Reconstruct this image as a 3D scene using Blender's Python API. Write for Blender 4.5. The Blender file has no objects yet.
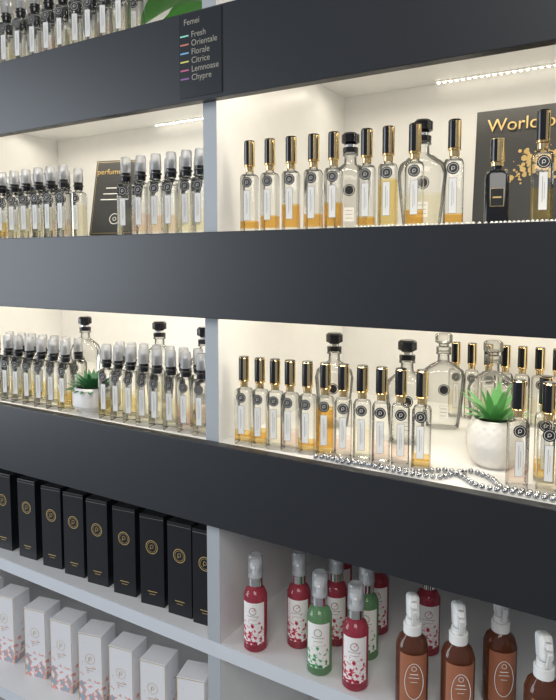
import bpy, bmesh, math, random
from mathutils import Vector, Matrix
random.seed(7)
CZ=1.35
sc=bpy.context.scene
sc.view_settings.view_transform='Standard'
# ---------------- materials ----------------
def newmat(n):
    m=bpy.data.materials.new(n);m.use_nodes=True
    nt=m.node_tree;nt.nodes.clear()
    o=nt.nodes.new('ShaderNodeOutputMaterial');return m,nt,o
def pbr(n,col,rough=.5,metal=0,noise=0,nscale=20,emit=None,es=0,spec=.5,bump=0):
    m,nt,o=newmat(n);p=nt.nodes.new('ShaderNodeBsdfPrincipled')
    p.inputs['Base Color'].default_value=(*col,1);p.inputs['Roughness'].default_value=rough
    p.inputs['Metallic'].default_value=metal;p.inputs['Specular IOR Level'].default_value=spec
    if emit: p.inputs['Emission Color'].default_value=(*emit,1);p.inputs['Emission Strength'].default_value=es
    if noise or bump:
        tc=nt.nodes.new('ShaderNodeTexCoord');nz=nt.nodes.new('ShaderNodeTexNoise');nz.inputs['Scale'].default_value=nscale
        nt.links.new(tc.outputs['Object'],nz.inputs['Vector'])
        if noise:
            r=nt.nodes.new('ShaderNodeMix');r.data_type='RGBA'
            r.inputs[6].default_value=(*[c*(1-noise) for c in col],1);r.inputs[7].default_value=(*[min(1,c*(1+noise)) for c in col],1)
            nt.links.new(nz.outputs['Fac'],r.inputs[0]);nt.links.new(r.outputs[2],p.inputs['Base Color'])
        if bump:
            b=nt.nodes.new('ShaderNodeBump');b.inputs['Strength'].default_value=bump;b.inputs['Distance'].default_value=.001
            nt.links.new(nz.outputs['Fac'],b.inputs['Height']);nt.links.new(b.outputs['Normal'],p.inputs['Normal'])
    nt.links.new(p.outputs[0],o.inputs[0]);return m
def glassy(n,cen,edge,diff=None,dfac=0,gl=.9):
    m,nt,o=newmat(n)
    lw=nt.nodes.new('ShaderNodeLayerWeight');lw.inputs['Blend'].default_value=.35
    mx=nt.nodes.new('ShaderNodeMix');mx.data_type='RGBA'
    mx.inputs[6].default_value=(*cen,1);mx.inputs[7].default_value=(*edge,1)
    nt.links.new(lw.outputs['Facing'],mx.inputs[0])
    t=nt.nodes.new('ShaderNodeBsdfTransparent');nt.links.new(mx.outputs[2],t.inputs[0])
    last=t
    if diff:
        d=nt.nodes.new('ShaderNodeBsdfDiffuse');d.inputs[0].default_value=(*diff,1)
        tl=nt.nodes.new('ShaderNodeBsdfTranslucent');tl.inputs[0].default_value=(*diff,1)
        a=nt.nodes.new('ShaderNodeMixShader');a.inputs[0].default_value=.5
        nt.links.new(d.outputs[0],a.inputs[1]);nt.links.new(tl.outputs[0],a.inputs[2])
        s=nt.nodes.new('ShaderNodeMixShader');s.inputs[0].default_value=dfac
        nt.links.new(t.outputs[0],s.inputs[1]);nt.links.new(a.outputs[0],s.inputs[2]);last=s
    g=nt.nodes.new('ShaderNodeBsdfGlossy');g.inputs['Roughness'].default_value=.03
    fr=nt.nodes.new('ShaderNodeFresnel');fr.inputs[0].default_value=1.5
    mm=nt.nodes.new('ShaderNodeMath');mm.operation='MULTIPLY';mm.inputs[1].default_value=gl
    nt.links.new(fr.outputs[0],mm.inputs[0])
    f=nt.nodes.new('ShaderNodeMixShader')
    nt.links.new(mm.outputs[0],f.inputs[0]);nt.links.new(last.outputs[0],f.inputs[1]);nt.links.new(g.outputs[0],f.inputs[2])
    nt.links.new(f.outputs[0],o.inputs[0]);return m
def floral(n,base,c1,c2,scale=160,zmax=None,hi=-.2):
    m,nt,o=newmat(n);p=nt.nodes.new('ShaderNodeBsdfPrincipled');p.inputs['Roughness'].default_value=.45
    tc=nt.nodes.new('ShaderNodeTexCoord')
    nz=nt.nodes.new('ShaderNodeTexNoise');nz.inputs['Scale'].default_value=scale;nz.inputs['Detail'].default_value=3
    nt.links.new(tc.outputs['Object'],nz.inputs['Vector'])
    sp=nt.nodes.new('ShaderNodeSeparateXYZ');nt.links.new(tc.outputs['Object'],sp.inputs[0])
    mr=nt.nodes.new('ShaderNodeMapRange');mr.inputs[1].default_value=0;mr.inputs[2].default_value=zmax;mr.inputs[3].default_value=.13;mr.inputs[4].default_value=hi
    nt.links.new(sp.outputs['Z'],mr.inputs[0])
    ad=nt.nodes.new('ShaderNodeMath');nt.links.new(nz.outputs['Fac'],ad.inputs[0]);nt.links.new(mr.outputs[0],ad.inputs[1])
    cr=nt.nodes.new('ShaderNodeValToRGB');e=cr.color_ramp;e.interpolation='CONSTANT'
    e.elements[0].color=(*base,1);e.elements[1].position=.56;e.elements[1].color=(*c1,1)
    x=e.elements.new(.62);x.color=(*c2,1);x=e.elements.new(.52);x.color=tuple([base[i]*.6+c1[i]*.4 for i in range(3)])+(1,)
    nt.links.new(ad.outputs[0],cr.inputs[0]);nt.links.new(cr.outputs[0],p.inputs['Base Color'])
    nt.links.new(p.outputs[0],o.inputs[0]);return m
M={}
M['lam']=pbr('white_laminate',(.76,.76,.75),.35,noise=.03,nscale=30)
M['edge']=pbr('grey_edge_band',(.40,.43,.45),.5,noise=.04)
M['edgew']=pbr('light_edge_band',(.62,.65,.68),.5,noise=.04)
M['band']=pbr('charcoal_fascia',(.012,.014,.017),.42,noise=.15,nscale=6,bump=.03)
M['wall']=pbr('painted_wall',(.5,.5,.5),.8,noise=.03)
M['floor']=pbr('floor_tile',(.25,.24,.23),.4,noise=.1,nscale=3)
M['glass']=glassy('clear_glass',(.99,.99,.98),(.44,.45,.42))
M['amber']=glassy('amber_perfume',(.96,.74,.34),(.58,.34,.09),(.92,.60,.20),.18)
M['gold_l']=glassy('golden_perfume',(.98,.88,.56),(.62,.48,.2),(.94,.78,.38),.10)
M['pale']=glassy('pale_perfume',(.99,.97,.88),(.52,.49,.38),(.9,.88,.7),.05)
M['pinkish']=glassy('blush_perfume',(.98,.90,.85),(.52,.43,.38),(.9,.75,.65),.05)
M['plastic']=glassy('clear_cap_plastic',(.92,.93,.94),(.55,.57,.60),(.92,.93,.95),.38)
M['stopglass']=glassy('stopper_glass',(.95,.95,.93),(.42,.42,.38),(.9,.88,.8),.12)
M['gold']=pbr('polished_gold',(.80,.60,.30),.16,1)
M['glossblk']=pbr('gloss_black_cap_and_reflection',(.006,.006,.007),.12)
M['black']=pbr('black_plastic',(.008,.008,.009),.35)
M['white']=pbr('white_label_paper',(.82,.82,.79),.6)
M['ink']=pbr('grey_ink',(.30,.28,.25),.6)
M['silver']=pbr('silver_metal',(.75,.76,.78),.15,1)
M['steel']=pbr('steel_beads',(.38,.39,.41),.10,1)
M['pearl']=pbr('pearl_beads',(.8,.78,.72),.15,.4)
M['led']=pbr('led_diode',(1,.9,.7),.5,emit=(1,.92,.76),es=6)
M['pinkliq']=glassy('pink_mist',(.90,.30,.36),(.45,.06,.10),(.76,.11,.16),.6)
M['greenliq']=glassy('green_mist',(.60,.90,.58),(.15,.4,.2),(.38,.70,.36),.5)
M['brownliq']=glassy('bronze_bottle',(.42,.17,.09),(.16,.05,.03),(.24,.08,.04),.75)
M['copper']=pbr('terracotta_label',(.36,.135,.07),.4,noise=.15,nscale=60)
M['labelred']=floral('floral_label_red',(.86,.82,.80),(.62,.06,.09),(.3,.02,.05),190,.085)
M['labelgreen']=floral('floral_label_green',(.84,.84,.78),(.12,.4,.16),(.04,.2,.08),190,.07)
M['boxwhite']=floral('white_carton',(.78,.78,.79),(.75,.30,.24),(.30,.42,.50),80,.10,-.16)
M['boxblack']=pbr('black_carton',(.008,.009,.012),.3,noise=.1)
M['goldfoil']=pbr('gold_foil',(.75,.54,.22),.3,.6)
M['leaf']=pbr('agave_leaf',(.11,.34,.10),.4,noise=.35,nscale=40)
M['leafd']=pbr('dark_succulent_leaf',(.03,.14,.05),.4,noise=.4,nscale=60)
M['leafb']=pbr('broad_leaf',(.07,.35,.04),.35,noise=.3,nscale=25)
M['pot']=pbr('white_ceramic',(.74,.72,.68),.4)
M['soil']=pbr('potting_soil',(.03,.02,.015),.9)
M['poster']=pbr('dark_poster',(.045,.046,.045),.35,noise=.1)
M['stk']=pbr('dark_sticker',(.018,.021,.024),.25)
# ---------------- mesh helpers ----------------
class MB:
    def __init__(s):
        s.bm=bmesh.new();s.mats=[]
    def mi(s,k):
        if k not in s.mats:s.mats.append(k)
        return s.mats.index(k)
    def loft(s,rings,mats,n=24,cx=0,cy=0,top=True,bot=True):
        vs=[]
        for (z,hx,hy,pw) in rings:
            r=[]
            for i in range(n):
                a=2*math.pi*(i+.5)/n;c=math.cos(a);d=math.sin(a)
                x=math.copysign(abs(c)**(2/pw),c)*hx;y=math.copysign(abs(d)**(2/pw),d)*hy
                r.append(s.bm.verts.new((cx+x,cy+y,z)))
            vs.append(r)
        for k in range(len(vs)-1):
            m=s.mi(mats[k] if not isinstance(mats,str) else mats)
            for i in range(n):
                f=s.bm.faces.new((vs[k][i],vs[k][(i+1)%n],vs[k+1][(i+1)%n],vs[k+1][i]));f.material_index=m;f.smooth=True
        if bot:
            f=s.bm.faces.new(list(reversed(vs[0])));f.material_index=s.mi(mats[0] if not isinstance(mats,str) else mats)
        if top:
            f=s.bm.faces.new(vs[-1]);f.material_index=s.mi(mats[-1] if not isinstance(mats,str) else mats)
    def cyl(s,z0,z1,r,m,n=20,cx=0,cy=0,bev=.0006):
        s.loft([(z0,r-bev,r-bev,2),(z0+bev,r,r,2),(z1-bev,r,r,2),(z1,r-bev,r-bev,2)],m,n,cx,cy)
    def box(s,c,d,m,rot=None,bev=0):
        r=bmesh.ops.create_cube(s.bm,size=1)
        mt=Matrix.Translation(c)@(rot.to_4x4() if rot else Matrix.Identity(4))@Matrix.Diagonal((*d,1))
        bmesh.ops.transform(s.bm,matrix=mt,verts=r['verts'])
        fs=set(f for v in r['verts'] for f in v.link_faces)
        for f in fs:f.material_index=s.mi(m)
        if bev:
            es=list(set(e for f in fs for e in f.edges))
            b=bmesh.ops.bevel(s.bm,geom=es,offset=bev,segments=2,affect='EDGES',profile=.5)
            for f in b['faces']:f.material_index=s.mi(m)
    def quad(s,cx,cz,w,h,y,m):
        v=[s.bm.verts.new((cx+a*w/2,y,cz+b*h/2)) for a,b in((-1,-1),(1,-1),(1,1),(-1,1))]
        f=s.bm.faces.new(v);f.material_index=s.mi(m)
    def disc(s,cx,cz,r,y,m,r0=0,n=24,sz=1):
        o=[s.bm.verts.new((cx+r*math.cos(2*math.pi*i/n),y,cz+sz*r*math.sin(2*math.pi*i/n))) for i in range(n)]
        if r0:
            q=[s.bm.verts.new((cx+r0*math.cos(2*math.pi*i/n),y,cz+(sz*r-(r-r0))*math.sin(2*math.pi*i/n))) for i in range(n)]
            for i in range(n):
                f=s.bm.faces.new((o[i],o[(i+1)%n],q[(i+1)%n],q[i]));f.material_index=s.mi(m)
        else:
            f=s.bm.faces.new(o);f.material_index=s.mi(m)
    def arc(s,r,z0,z1,a0,a1,m,n=12):
        pr=None
        for i in range(n+1):
            a=a0+(a1-a0)*i/n;x=r*math.sin(a);y=-r*math.cos(a)
            c=(s.bm.verts.new((x,y,z0)),s.bm.verts.new((x,y,z1)))
            if pr:
                f=s.bm.faces.new((pr[0],c[0],c[1],pr[1]));f.material_index=s.mi(m);f.smooth=True
            pr=c
    def leaf(s,base,dirang,tilt,L,W,m,curl=.5,n=7,fold=.15,prof=None):
        d=Vector((math.cos(dirang),math.sin(dirang),0));side=Vector((-d.y,d.x,0))
        p=Vector(base);pr=None;t=tilt
        for i in range(n+1):
            u=i/n
            w=W*(prof(u) if prof else (math.sin(math.pi*min(1,.25+.75*u))**.8 if u<1 else 0))
            if i==n:w=.0001
            up=d*(-math.sin(t))+Vector((0,0,math.cos(t)))
            c=[s.bm.verts.new(p-side*w+up*w*fold*2),s.bm.verts.new(p),s.bm.verts.new(p+side*w+up*w*fold*2)]
            if pr:
                for a in(0,1):
                    f=s.bm.faces.new((pr[a],pr[a+1],c[a+1],c[a]));f.material_index=s.mi(m);f.smooth=True
            pr=c
            p=p+(d*math.cos(t)+Vector((0,0,math.sin(t))))*(L/n);t-=curl/n
    def mesh(s,name):
        s.bm.normal_update()
        for e in s.bm.edges:
            if len(e.link_faces)==2 and e.calc_face_angle(0)>.6:e.smooth=False
        me=bpy.data.meshes.new(name);s.bm.to_mesh(me);s.bm.free()
        for k in s.mats:me.materials.append(M[k])
        return me
def put(me,name,x,y,z,rz=0,parent=None,rx=0,sc_=1):
    o=bpy.data.objects.new(name,me);sc.collection.objects.link(o)
    o.location=(x,y,z+CZ);o.rotation_euler=(rx,0,rz);o.scale=(sc_,)*3
    if parent:o.parent=parent
    return o
def board(name,x0,x1,y0,y1,z0,z1,m,parent=None,bev=.0008,front=None):
    b=MB();b.box(((x0+x1)/2,(y0+y1)/2,(z0+z1)/2+CZ),(x1-x0,y1-y0,z1-z0),m,bev=bev)
    if front:
        b.box(((x0+x1)/2,y0-.0004,(z0+z1)/2+CZ),(x1-x0,.001,z1-z0),front)
    me=b.mesh(name);o=bpy.data.objects.new(name,me);sc.collection.objects.link(o)
    if parent:o.parent=parent
    return o
def text(body,size,m,parent,loc,align='LEFT',ext=.0001,rot=(math.pi/2,0,0),sx=1):
    c=bpy.data.curves.new('text_'+body[:6],'FONT');c.body=body;c.size=size;c.extrude=ext;c.align_x=align
    c.materials.append(M[m]);o=bpy.data.objects.new('lettering',c);sc.collection.objects.link(o)
    o.parent=parent;o.location=loc;o.rotation_euler=rot;o.scale=(sx,1,1);return o
# ---------------- shelving unit ----------------
unit=bpy.data.objects.new('display_shelving_unit',None);sc.collection.objects.link(unit)
XL,XR=-2.40,1.26;YF,YB=.768,1.22
DIV=[(-.598,-.573),(-1.501,-1.476),(.305,.330),(-2.404,-2.379),(1.208,1.233)]
FL={'t':.371,'a':.0445,'b':-.282,'c':-.613,'d':-.900}
for n,(z) in {'shelf_1':.697,'shelf_2':.371,'shelf_3':.0445,'shelf_4':-.282,'shelf_5':-.613,'shelf_6':-.900,'shelf_7':-1.21}.items():
    board(n,XL,XR,YF,YB,z-.025,z,'lam',unit,front='edgew' if z<-.5 else None)
board('back_panel',XL,XR,YB,YB+.012,-1.30,1.05,'lam',unit)
for i,(a,b) in enumerate(DIV):
    board('divider_%d'%(i+1),a,b,YF+.0005,YB,-1.30,1.05,'lam',unit,front='edge')
for i,c in enumerate((.633,.3065,-.020,-.3465)):
    board('fascia_%d'%(i+1),XL,XR,.75,.768,c-.0655,c+.0655,'band',unit,bev=.001)
board('plinth',XL,XR,.80,YB,-1.35,-1.235,'lam',unit)
def room(name,x0,x1,y0,y1,z0,z1,m):
    b=MB();b.box(((x0+x1)/2,(y0+y1)/2,(z0+z1)/2),(x1-x0,y1-y0,z1-z0),m)
    return put(b.mesh(name),name,0,0,-CZ)
room('floor',-3.6,3.2,-3.2,1.3,-.05,0,'floor')
room('wall_rear',-3.6,3.2,1.24,1.3,0,2.9,'wall')
def led(name,x0,x1,y,z):
    b=MB();b.box(((x0+x1)/2,y,z-.001),(x1-x0,.008,.002),'white')
    x=x0+.004
    while x<x1-.003:
        b.box((x,y,z-.0032),(.0045,.0045,.0025),'led');x+=.0115
    put(b.mesh(name),name,0,0,0,parent=unit)
for z in (.346,.672):
    led('led_strip_right',-.372,.29,YB-.016,z)
    led('led_strip_left',-1.09,-.61,YB-.016,z)
def area(name,x,y,z,sx,sy,p,col,rot=(0,0,0)):
    l=bpy.data.lights.new(name,'AREA');l.shape='RECTANGLE';l.size=sx;l.size_y=sy;l.energy=p;l.color=col
    o=bpy.data.objects.new(name,l);sc.collection.objects.link(o);o.location=(x,y,z);o.rotation_euler=rot
WARM=(1,.905,.74)
for zc,pb,pf in ((.672,.45,.6),(.346,.8,1.8),(.0195,1.1,1.9)):
    for xc in (-1.037,-.134):
        area('led_lamp_back',xc,YB-.10,zc+CZ-.010,.80,.012,pb,WARM,(math.radians(-14),0,0))
        area('led_lamp_front',xc,YF+.008,zc+CZ-.008,.86,.012,pf,WARM,(math.radians(14),0,0))
# daylight and front fill
area('daylight_window_lamp',-3.3,-1.3,1.5,2.2,1.8,78,(.84,.92,1),(math.radians(90),0,math.radians(-90)))
area('front_fill_lamp',.6,-1.3,2.7,1.6,1.2,38,(1,.96,.90),(math.radians(38),0,math.radians(12)))  # soft overhead fill added behind the camera to brighten labels and bottle fronts
w=bpy.data.worlds.new('World');sc.world=w;w.use_nodes=True
bg=w.node_tree.nodes['Background'];bg.inputs[0].default_value=(.79,.85,1,1);bg.inputs[1].default_value=.36
# ---------------- perfume bottles ----------------
def perfume(name,fill,liq,cap):
    b=MB();h=.0122;P=7
    zf=.008+fill*.074
    b.loft([(0,h*.88,h*.88,P),(.0012,h,h,P),(.007,h,h,P),(zf,h,h,P),(.082,h,h,P),(.0865,h*.86,h*.86,5),(.0885,.0062,.0062,2),(.092,.0056,.0056,2)],
           ['glass','glass',liq,'glass','glass','glass','glass'],28)
    y=-h-.0004
    b.quad(0,.040,.0102,.045,y,'ink');b.quad(0,.040,.0092,.044,y-.0002,'white')
    b.quad(-.0008,.042,.0006,.030,y-.0004,'ink');b.quad(.0014,.040,.0004,.020,y-.0004,'ink')
    b.disc(0,.0745,.0078,y,'black');b.disc(0,.0745,.0061,y-.0002,'white',.0056)
    b.disc(0,.0748,.0022,y-.0002,'white',.0016,12);b.quad(-.0018,.0738,.0006,.0045,y-.0003,'white')
    if cap=='gold':
        b.cyl(.0905,.098,.0064,'gold');b.cyl(.0982,.1005,.0084,'gold')
        b.cyl(.1005,.1355,.0081,'gold');b.cyl(.1355,.137,.0077,'glossblk')
        b.arc(.00825,.101,.135,-2.6,.20,'glossblk',14)  # black arc paints the dark room's reflection onto the all-gold cap
    elif cap=='black':
        b.cyl(.0905,.1045,.0080,'glossblk');b.cyl(.0975,.1000,.0096,'black')
        b.cyl(.1045,.119,.0040,'black',14);b.cyl(.119,.123,.0030,'silver',12,bev=.0004)
        b.loft([(.1046,.0088,.0088,2),(.127,.0085,.0085,2),(.1305,.0074,.0074,2)],'plastic',20)
    return b.mesh(name)
G=[perfume('perfume_gold_%d'%i,f,l,'gold') for i,(f,l) in enumerate([(.13,'amber'),(.5,'gold_l'),(.55,'pale'),(.22,'amber'),(.8,'gold_l'),(.42,'amber'),(.3,'pinkish'),(.85,'amber')])]
K=[perfume('perfume_black_%d'%i,f,l,'black') for i,(f,l) in enumerate([(.3,'pale'),(.35,'gold_l'),(.65,'pale'),(.4,'pinkish'),(.75,'pale'),(.2,'pale'),(.5,'pale')])]
def gb(x,y,z,v,r=None):put(G[v],'perfume_bottle',x,y,z,(.28+random.uniform(-.1,.1)) if r is None else r)
def kb(x,y,z,v=None):put(K[random.randrange(7) if v is None else v],'spray_perfume_bottle',x,y,z,.32+random.uniform(-.12,.12),sc_=1.03)
za,zb=FL['a'],FL['b']
for (x,y,v) in [(-.528,.790,0),(-.493,.792,3),(-.458,.794,5),(-.422,.796,3),(-.391,.798,5),(-.343,.802,0),(-.312,.803,4),(-.276,.805,3),(-.225,.809,0),(-.120,.814,1),(-.090,.816,0)]:
    gb(x,y,za,v)
for (x,y,v) in [(-.537,.786,0),(-.509,.788,3),(-.483,.790,2),(-.458,.792,6),(-.430,.795,0),(-.402,.798,7),(-.374,.800,6),(-.346,.803,2),(-.318,.805,6),(-.291,.808,6),(-.262,.811,0),(-.137,.806,6),(-.102,.806,2),(-.067,.806,2),(-.112,.850,3),(-.08,.852,5)]:
    gb(x,y,zb,v)
for i,x in enumerate((-.303,-.274,-.245,-.216,-.188,-.160,-.132,-.104)):gb(x,1.13,zb,2)
for x in (-1.200,-1.162,-1.123,-1.085,-1.049,-1.013,-.978,-.942):
    kb(x,.79,za);kb(x-.012,.835,za)
for x in (-.784,-.749,-.715,-.682,-.650,-.622):
    kb(x,.79,za);kb(x-.01,.835,za)
for x in (-1.198,-1.162,-1.122,-1.090,-1.055,-1.02,-.985,-.95):
    kb(x,.79,zb)
    if x>-1.19:kb(x-.01,.83,zb)
for x in (-.840,-.811,-.781,-.750,-.719,-.688,-.656,-.623):
    kb(x,.79,zb);kb(x-.006,.83,zb)
for i,x in enumerate((-1.24,-1.19,-1.135,-1.092,-1.049,-1.008,-.969,-.931,-.894,-.859,-.824,-.786)):
    kb(x,.79,FL['t'],(0,5,3,2)[i%4]);kb(x-.01,.835,FL['t'],(5,0,2)[i%3])
# dark bottle
b=MB();b.loft([(0,.013,.013,6),(.002,.0145,.0145,6),(.062,.0145,.0145,6),(.068,.012,.012,4),(.07,.006,.006,2),(.074,.006,.006,2)],'glossblk',28)
b.cyl(.074,.079,.0075,'gold');b.cyl(.079,.108,.0085,'gold');b.arc(.00865,.080,.107,-2.6,-.1,'glossblk',14)  # gold cap; black arc is a painted-on reflection of the dark room
b.quad(0,.035,.016,.022,-.0150,'goldfoil');b.quad(0,.035,.0150,.021,-.0152,'black');b.quad(0,.035,.010,.002,-.0154,'goldfoil')
put(b.mesh('dark_perfume_bottle'),'dark_perfume_bottle',-.172,.812,za,.25)
# decanters
def decanter(name,stop,w=.031,hh=.112,liq='glass'):
    b=MB();d=w*.62
    b.loft([(0,w*.66,d*.72,3),(.003,w*.74,d*.8,3),(.02,w*.8,d*.85,3),(hh*.5,w*.92,d*.95,3),(hh*.76,w,d,3),(hh*.88,w*.9,d*.9,2.6),(hh*.97,w*.55,d*.65,2.2),(hh*1.02,.010,.010,2),(hh*1.12,.0095,.0095,2),(hh*1.13,.0125,.0125,2),(hh*1.16,.0125,.0125,2),(hh*1.17,.0095,.0095,2)],
      [liq if k<3 else 'glass' for k in range(11)],32)
    z=hh*1.17
    b.cyl(z,z+.008,.0125,stop);b.cyl(z+.008,z+.013,.0085,'silver' if stop=='glossblk' else stop)
    b.loft([(z+.013,.009,.009,2),(z+.016,.0145,.0145,2),(z+.028,.0145,.0145,2),(z+.031,.011,.011,2)],stop,24)
    y=-d-.0012
    b.disc(0,hh*.62,.0095,y,'black');b.disc(0,hh*.62,.0080,y-.0003,'white',.0073)
    b.quad(0,hh*.28,.016,.022,y,'white')
    for k in range(3):b.quad(0,hh*.28-.006+.006*k,.011,.0008,y-.0003,'ink')
    return b.mesh(name)
D1=decanter('decanter','glossblk',.033);D2=decanter('decanter_big','stopglass',.037,.112)
D3=decanter('decanter_gold','glossblk',.036,.112,'pale')
for me,x,y,z in ((D1,-.426,.93,za),(D3,-.297,.90,za),(D1,-1.075,.95,zb),(D1,-.857,.95,zb),(D1,-.71,.91,zb),(D1,-.462,.95,zb),(D1,-.322,.92,zb),(D2,-.300,1.04,zb),(D2,-.206,.98,zb)):
    put(me,'glass_decanter',x,y,z,.35)
# ---------------- plants ----------------
b=MB();n=96;prof=[(0,.022),(.003,.026),(.015,.032),(.034,.0365),(.052,.0345),(.062,.031),(.066,.0295)]
vs=[]
for z,r in [(prof[0][0],prof[0][1])]+[(prof[i][0]+(prof[i+1][0]-prof[i][0])*t,prof[i][1]+(prof[i+1][1]-prof[i][1])*t) for i in range(1,6) for t in (0,.25,.5,.75)]+[prof[-1]]:
    def rad(a):
        if not .004<z<.060:return r
        return r+.0018*abs(math.sin(8*a+z*260))*abs(math.sin(8*a-z*260))
    vs.append([b.bm.verts.new((rad(a)*math.cos(a),rad(a)*math.sin(a),z)) for a in [2*math.pi*i/n for i in range(n)]])
mi=b.mi('pot')
for q in range(len(vs)-1):
    for i in range(n):
        f=b.bm.faces.new((vs[q][i],vs[q][(i+1)%n],vs[q+1][(i+1)%n],vs[q+1][i]));f.material_index=mi;f.smooth=True
b.bm.faces.new(list(reversed(vs[0]))).material_index=mi
b.loft([(.066,.0295,.0295,2),(.0665,.027,.027,2),(.060,.0265,.0265,2)],['pot','pot'],36,bot=False,top=False)
b.loft([(.058,.0265,.0265,2),(.061,.026,.026,2)],'soil',36)
for i in range(26):
    lay=i//9;a=i*2.4+random.uniform(-.2,.2)
    b.leaf((.006*math.cos(a),.006*math.sin(a),.060),a,[.52,.90,1.3][lay],[.050,.056,.056][lay]*random.uniform(.85,1.1),.0062,'leaf',curl=[.45,.3,.1][lay])
put(b.mesh('potted_agave'),'potted_agave',-.181,.880,zb,.4)
b=MB()
b.loft([(0,.017,.017,2),(.004,.018,.018,2),(.007,.025,.025,2.4),(.014,.030,.030,2.6),(.036,.030,.030,2.6),(.042,.027,.027,2.4),(.043,.025,.025,2.4)],'pot',36,top=False)
b.loft([(.037,.0262,.0262,2.4),(.040,.0255,.0255,2.4)],'soil',30)
for i in range(56):
    lay=i%4;a=i*2.4
    b.leaf((.012*math.cos(a),.012*math.sin(a),.036),a,[.25,.65,1.05,1.4][lay],.033*random.uniform(.8,1.1),.0052,'leafd',curl=.5,n=5)
put(b.mesh('potted_succulent'),'potted_succulent',-.895,.806,zb,0,sc_=1.15)
b=MB()
b.loft([(0,.035,.035,2),(.004,.04,.04,2),(.07,.05,.05,2),(.075,.05,.05,2)],'pot',36,top=False);b.loft([(.066,.047,.047,2),(.07,.047,.047,2)],'soil',30)
hp=lambda u:max(.02,math.sin(math.pi*(u**.7))**.75)
for i,(a,t,L,W) in enumerate([(3.25,.30,.22,.036),(3.6,.25,.18,.030),(2.9,.6,.24,.040),(3.1,.8,.25,.045),(5.2,.7,.15,.030),(.3,.6,.16,.035),(1.2,.8,.15,.035)]):
    b.leaf((.01*math.cos(a),.01*math.sin(a),.068),a,t,L,W,'leafb',curl=1.5,n=12,prof=hp,fold=.12)
put(b.mesh('potted_broadleaf_plant'),'potted_broadleaf_plant',-.655,.935,FL['t'],0)
# ---------------- beads ----------------
def beads(name,strands,r,step,z,mat):
    b=MB();mi=b.mi(mat)
    for pts in strands:
        P=[Vector(p if len(p)==3 else (*p,0)) for p in pts];P=[P[0]]+P+[P[-1]];out=[]
        for i in range(1,len(P)-2):
            for k in range(40):
                t=k/40;a,c,d,e=P[i-1],P[i],P[i+1],P[i+2]
                out.append(.5*((2*c)+(-a+d)*t+(2*a-5*c+4*d-e)*t*t+(-a+3*c-3*d+e)*t**3))
        last=None
        for p in out:
            if last is None or (p-last).length>=step:
                rr=bmesh.ops.create_uvsphere(b.bm,u_segments=12,v_segments=8,radius=r,matrix=Matrix.Translation((p.x,p.y,r+p.z)))
                for v in rr['verts']:
                    for f in v.link_faces:f.material_index=mi;f.smooth=True
                last=p.copy()
    put(b.mesh(name),name,0,0,z)
beads('bead_garland',[
 [(-.405,.774),(-.385,.7775),(-.36,.773),(-.33,.7785),(-.30,.7845),(-.28,.783),(-.26,.787),(-.240,.805),(-.222,.812),(-.20,.797),(-.18,.777),(-.155,.774),(-.13,.776),(-.10,.775),(-.06,.777)],
 [(-.395,.7825),(-.37,.7815),(-.345,.7825),(-.31,.7765),(-.285,.7745),(-.262,.774),(-.240,.778),(-.225,.783),(-.21,.813),(-.196,.826),(-.170,.812),(-.158,.794),(-.150,.786),(-.12,.785),(-.06,.784)],
 ],.0039,.0086,zb,'steel')
beads('pearl_garland',[[(-.345,.776),(-.28,.774),(-.2,.777),(-.1,.775),(.0,.777)]],.0024,.0050,za,'pearl')
# ---------------- black boxes ----------------
b=MB();W=.050;H=.166
b.box((0,0,H/2),(W,W*.9,H),'boxblack',bev=.0008)
y=-W*.45-.0004
b.quad(0,H*.965,W,.0006,y,'ink')
b.disc(0,.108,.0125,y,'goldfoil',.0112,32);b.disc(0,.108,.0092,y,'goldfoil',.0086,32)
b.disc(0,.109,.0035,y,'goldfoil',.0027,16);b.quad(-.003,.107,.0009,.008,y,'goldfoil')
b.quad(0,.026,.020,.0014,y,'goldfoil');b.quad(0,.021,.013,.0009,y,'goldfoil')
BX=b.mesh('black_perfume_box')
for x in (-1.245,-1.170,-1.090,-1.015,-.950,-.885,-.815,-.747,-.682,-.6265):put(BX,'black_perfume_box',x,.818,FL['c'],.12+random.uniform(-.04,.04))
b=MB();W=.056;H=.152
b.box((0,0,H/2),(W,W*.9,H),'boxwhite',bev=.0008);y=-W*.45-.0004
for s in(-1,1):
    b.quad(s*W*.485,H/2,.0012,H*.98,y,'goldfoil')
b.quad(0,H-.0015,W*.97,.0012,y,'goldfoil')
b.disc(0,.100,.011,y,'goldfoil',.0103,28);b.disc(0,.101,.0035,y,'goldfoil',.0026,14);b.quad(-.003,.098,.001,.009,y,'goldfoil')
b.quad(0,.080,.022,.0012,y,'goldfoil');b.quad(0,.075,.014,.0008,y,'ink')
BW=b.mesh('white_perfume_box')
for x in (-1.32,-1.225,-1.120,-1.035,-.950,-.862,-.780,-.690):put(BW,'white_perfume_box',x,.850,FL['d'],.22+random.uniform(-.05,.05))
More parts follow.
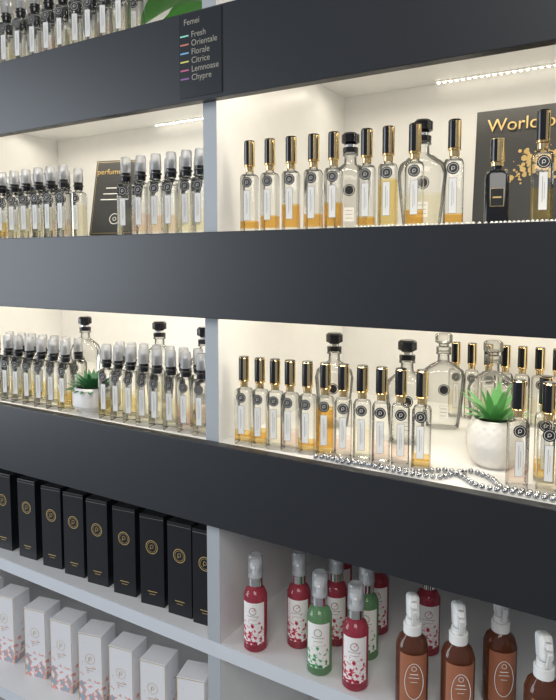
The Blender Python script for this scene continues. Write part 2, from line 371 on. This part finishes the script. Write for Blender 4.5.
# ---------------- mists ----------------
def mist(name,liq,lab):
    b=MB();r=.0188
    b.loft([(0,r*.85,r*.85,2),(.003,r,r,2),(.088,r,r,2),(.097,r*.82,r*.82,2),(.102,.0095,.0095,2),(.106,.0085,.0085,2)],liq,28)
    b.arc(r+.0004,.014,.082,-1.0,1.0,lab,20)
    b.arc(r+.0007,.060,.0608,-.5,.5,'ink',8);b.arc(r+.0007,.055,.0556,-.35,.35,'ink',8);b.arc(r+.0007,.048,.0484,-.4,.4,'ink',8)
    b.disc(0,.069,.006,-r-.0012,'ink',.0050,18)
    b.cyl(.104,.117,.0115,'silver');b.cyl(.117,.120,.0095,'white')
    b.cyl(.120,.131,.0052,'white');b.cyl(.131,.141,.0085,'white');b.box((0,-.010,.1365),(.004,.006,.004),'white')
    b.loft([(.1175,.0122,.0122,2),(.150,.0115,.0115,2),(.153,.0098,.0098,2)],'plastic',24)
    return b.mesh(name)
MP=mist('pink_body_mist','pinkliq','labelred');MG=mist('green_body_mist','greenliq','labelgreen')
zc=FL['c']
for x,y in ((-.521,.792),(-.466,.835),(-.418,.872),(-.348,.792),(-.372,.935),(-.283,.925),(-.45,.96)):put(MP,'pink_body_mist_bottle',x,y,zc,.35)
for x,y in ((-.408,.795),(-.362,.865)):put(MG,'green_body_mist_bottle',x,y,zc,.35)
b=MB();w=.022
b.loft([(0,w*.88,w*.8,2.6),(.003,w,w*.9,2.6),(.085,w,w*.9,2.6),(.096,w*.85,w*.78,2.4),(.103,.012,.012,2),(.108,.010,.010,2)],'brownliq',32)
b.arc(.0228,.012,.084,-.9,.9,'copper',16)
y=-.0236
for rr in (.0128,):
    b.disc(0,.048,rr,y,'white',rr-.0009,30,2.0)
b.quad(0,.058,.011,.0012,y,'white');b.quad(0,.053,.014,.0009,y,'white');b.quad(0,.047,.009,.0007,y,'white');b.disc(0,.066,.0035,y,'white',.0028,14)
b.cyl(.104,.118,.0125,'white');b.cyl(.118,.126,.0095,'white')
R=Matrix.Rotation(-.28,3,'X')
b.box((0,.002,.141),(.017,.024,.032),'white',R,bev=.005)
b.box((0,-.013,.150),(.008,.012,.008),'white',R,bev=.0015)
b.box((0,-.017,.134),(.006,.004,.024),'white',Matrix.Rotation(.35,3,'X'),bev=.001)
AS=b.mesh('amber_spray_bottle')
for x,y in ((-.265,.797),(-.205,.808),(-.162,.865),(-.096,.793),(-.045,.82)):put(AS,'amber_spray_bottle',x,y,zc,.45)
# ---------------- signs ----------------
b=MB();b.box((0,0,.08),(.105,.004,.155),'poster',bev=.0006)
b.quad(0,.08,.099,.149,-.0023,'goldfoil');b.quad(0,.08,.0975,.1475,-.0025,'poster')
b.disc(0,.035,.011,-.0028,'white',.0098,24);b.disc(0,.035,.004,-.0028,'white',.003,14)
for k in range(3):b.quad(-.005,.075+.012*k,.06-.01*k,.002,-.0028,'white')
b.box((0,.003,-.001),(.11,.030,.006),'black',Matrix.Rotation(.24,3,'X'),bev=.001)
b.box((0,.016,.062),(.006,.004,.125),'black',Matrix.Rotation(.22,3,'X'))
sg=put(b.mesh('perfume_sign'),'perfume_sign',-.915,.885,za+.0065,.30,rx=-.24)
text('perfumes',.016,'goldfoil',sg,(-.048,-.003,.128))
b=MB();b.box((0,0,.09),(.27,.004,.178),'poster',bev=.0006)
random.seed(3)
for i in range(260):
    u=random.gauss(0,.024);v=random.gauss(0,.010)
    b.disc(-.034+u+.3*v,.098+v+.35*u*random.random(),abs(random.gauss(.001,.0016))+.0005,-.0023-.00001*i,'goldfoil',0,7)
ps=put(b.mesh('fragrance_poster'),'fragrance_poster',-.102,.955,za+.002,0,rx=-.10)
text('World of',.0265,'goldfoil',ps,(-.118,-.0055,.146),sx=1.0);text('Perfume',.026,'goldfoil',ps,(-.02,-.0055,.022))
# legend sticker on fascia
b=MB();b.box((0,0,.061),(.079,.0012,.122),'stk')
M['c0']=pbr('dash_mint',(.3,.75,.6),.5);M['c1']=pbr('dash_coral',(.6,.2,.14),.5);M['c2']=pbr('dash_blue',(.2,.45,.7),.5);M['c3']=pbr('dash_yellow',(.7,.65,.15),.5);M['c4']=pbr('dash_pink',(.6,.12,.25),.5);M['c5']=pbr('dash_violet',(.3,.12,.35),.5)
M['txt']=pbr('sticker_lettering',(.34,.32,.26),.5)
for i in range(6):b.quad(-.029,.0905-.0125*i,.016,.0022,-.0009,'c%d'%i)
st=put(b.mesh('fragrance_legend_sticker'),'fragrance_legend_sticker',-.588,.7492,.247)
for i,t in enumerate(['Fresh','Orientale','Florale','Citrice','Lemnoase','Chypre']):text(t,.0125,'txt',st,(-.016,-.001,.087-.0125*i))
text('Femei',.0125,'txt',st,(-.030,-.001,.106))
# ---------------- camera ----------------
cd=bpy.data.cameras.new('camera');cam=bpy.data.objects.new('camera',cd);sc.collection.objects.link(cam)
cam.location=(0,0,CZ);cam.rotation_euler=(math.radians(90-4.5),0,math.radians(31.17))
cd.sensor_fit='HORIZONTAL';cd.sensor_width=36;cd.lens=620/556*36;cd.shift_y=-39/556;cd.clip_start=.02
sc.camera=cam
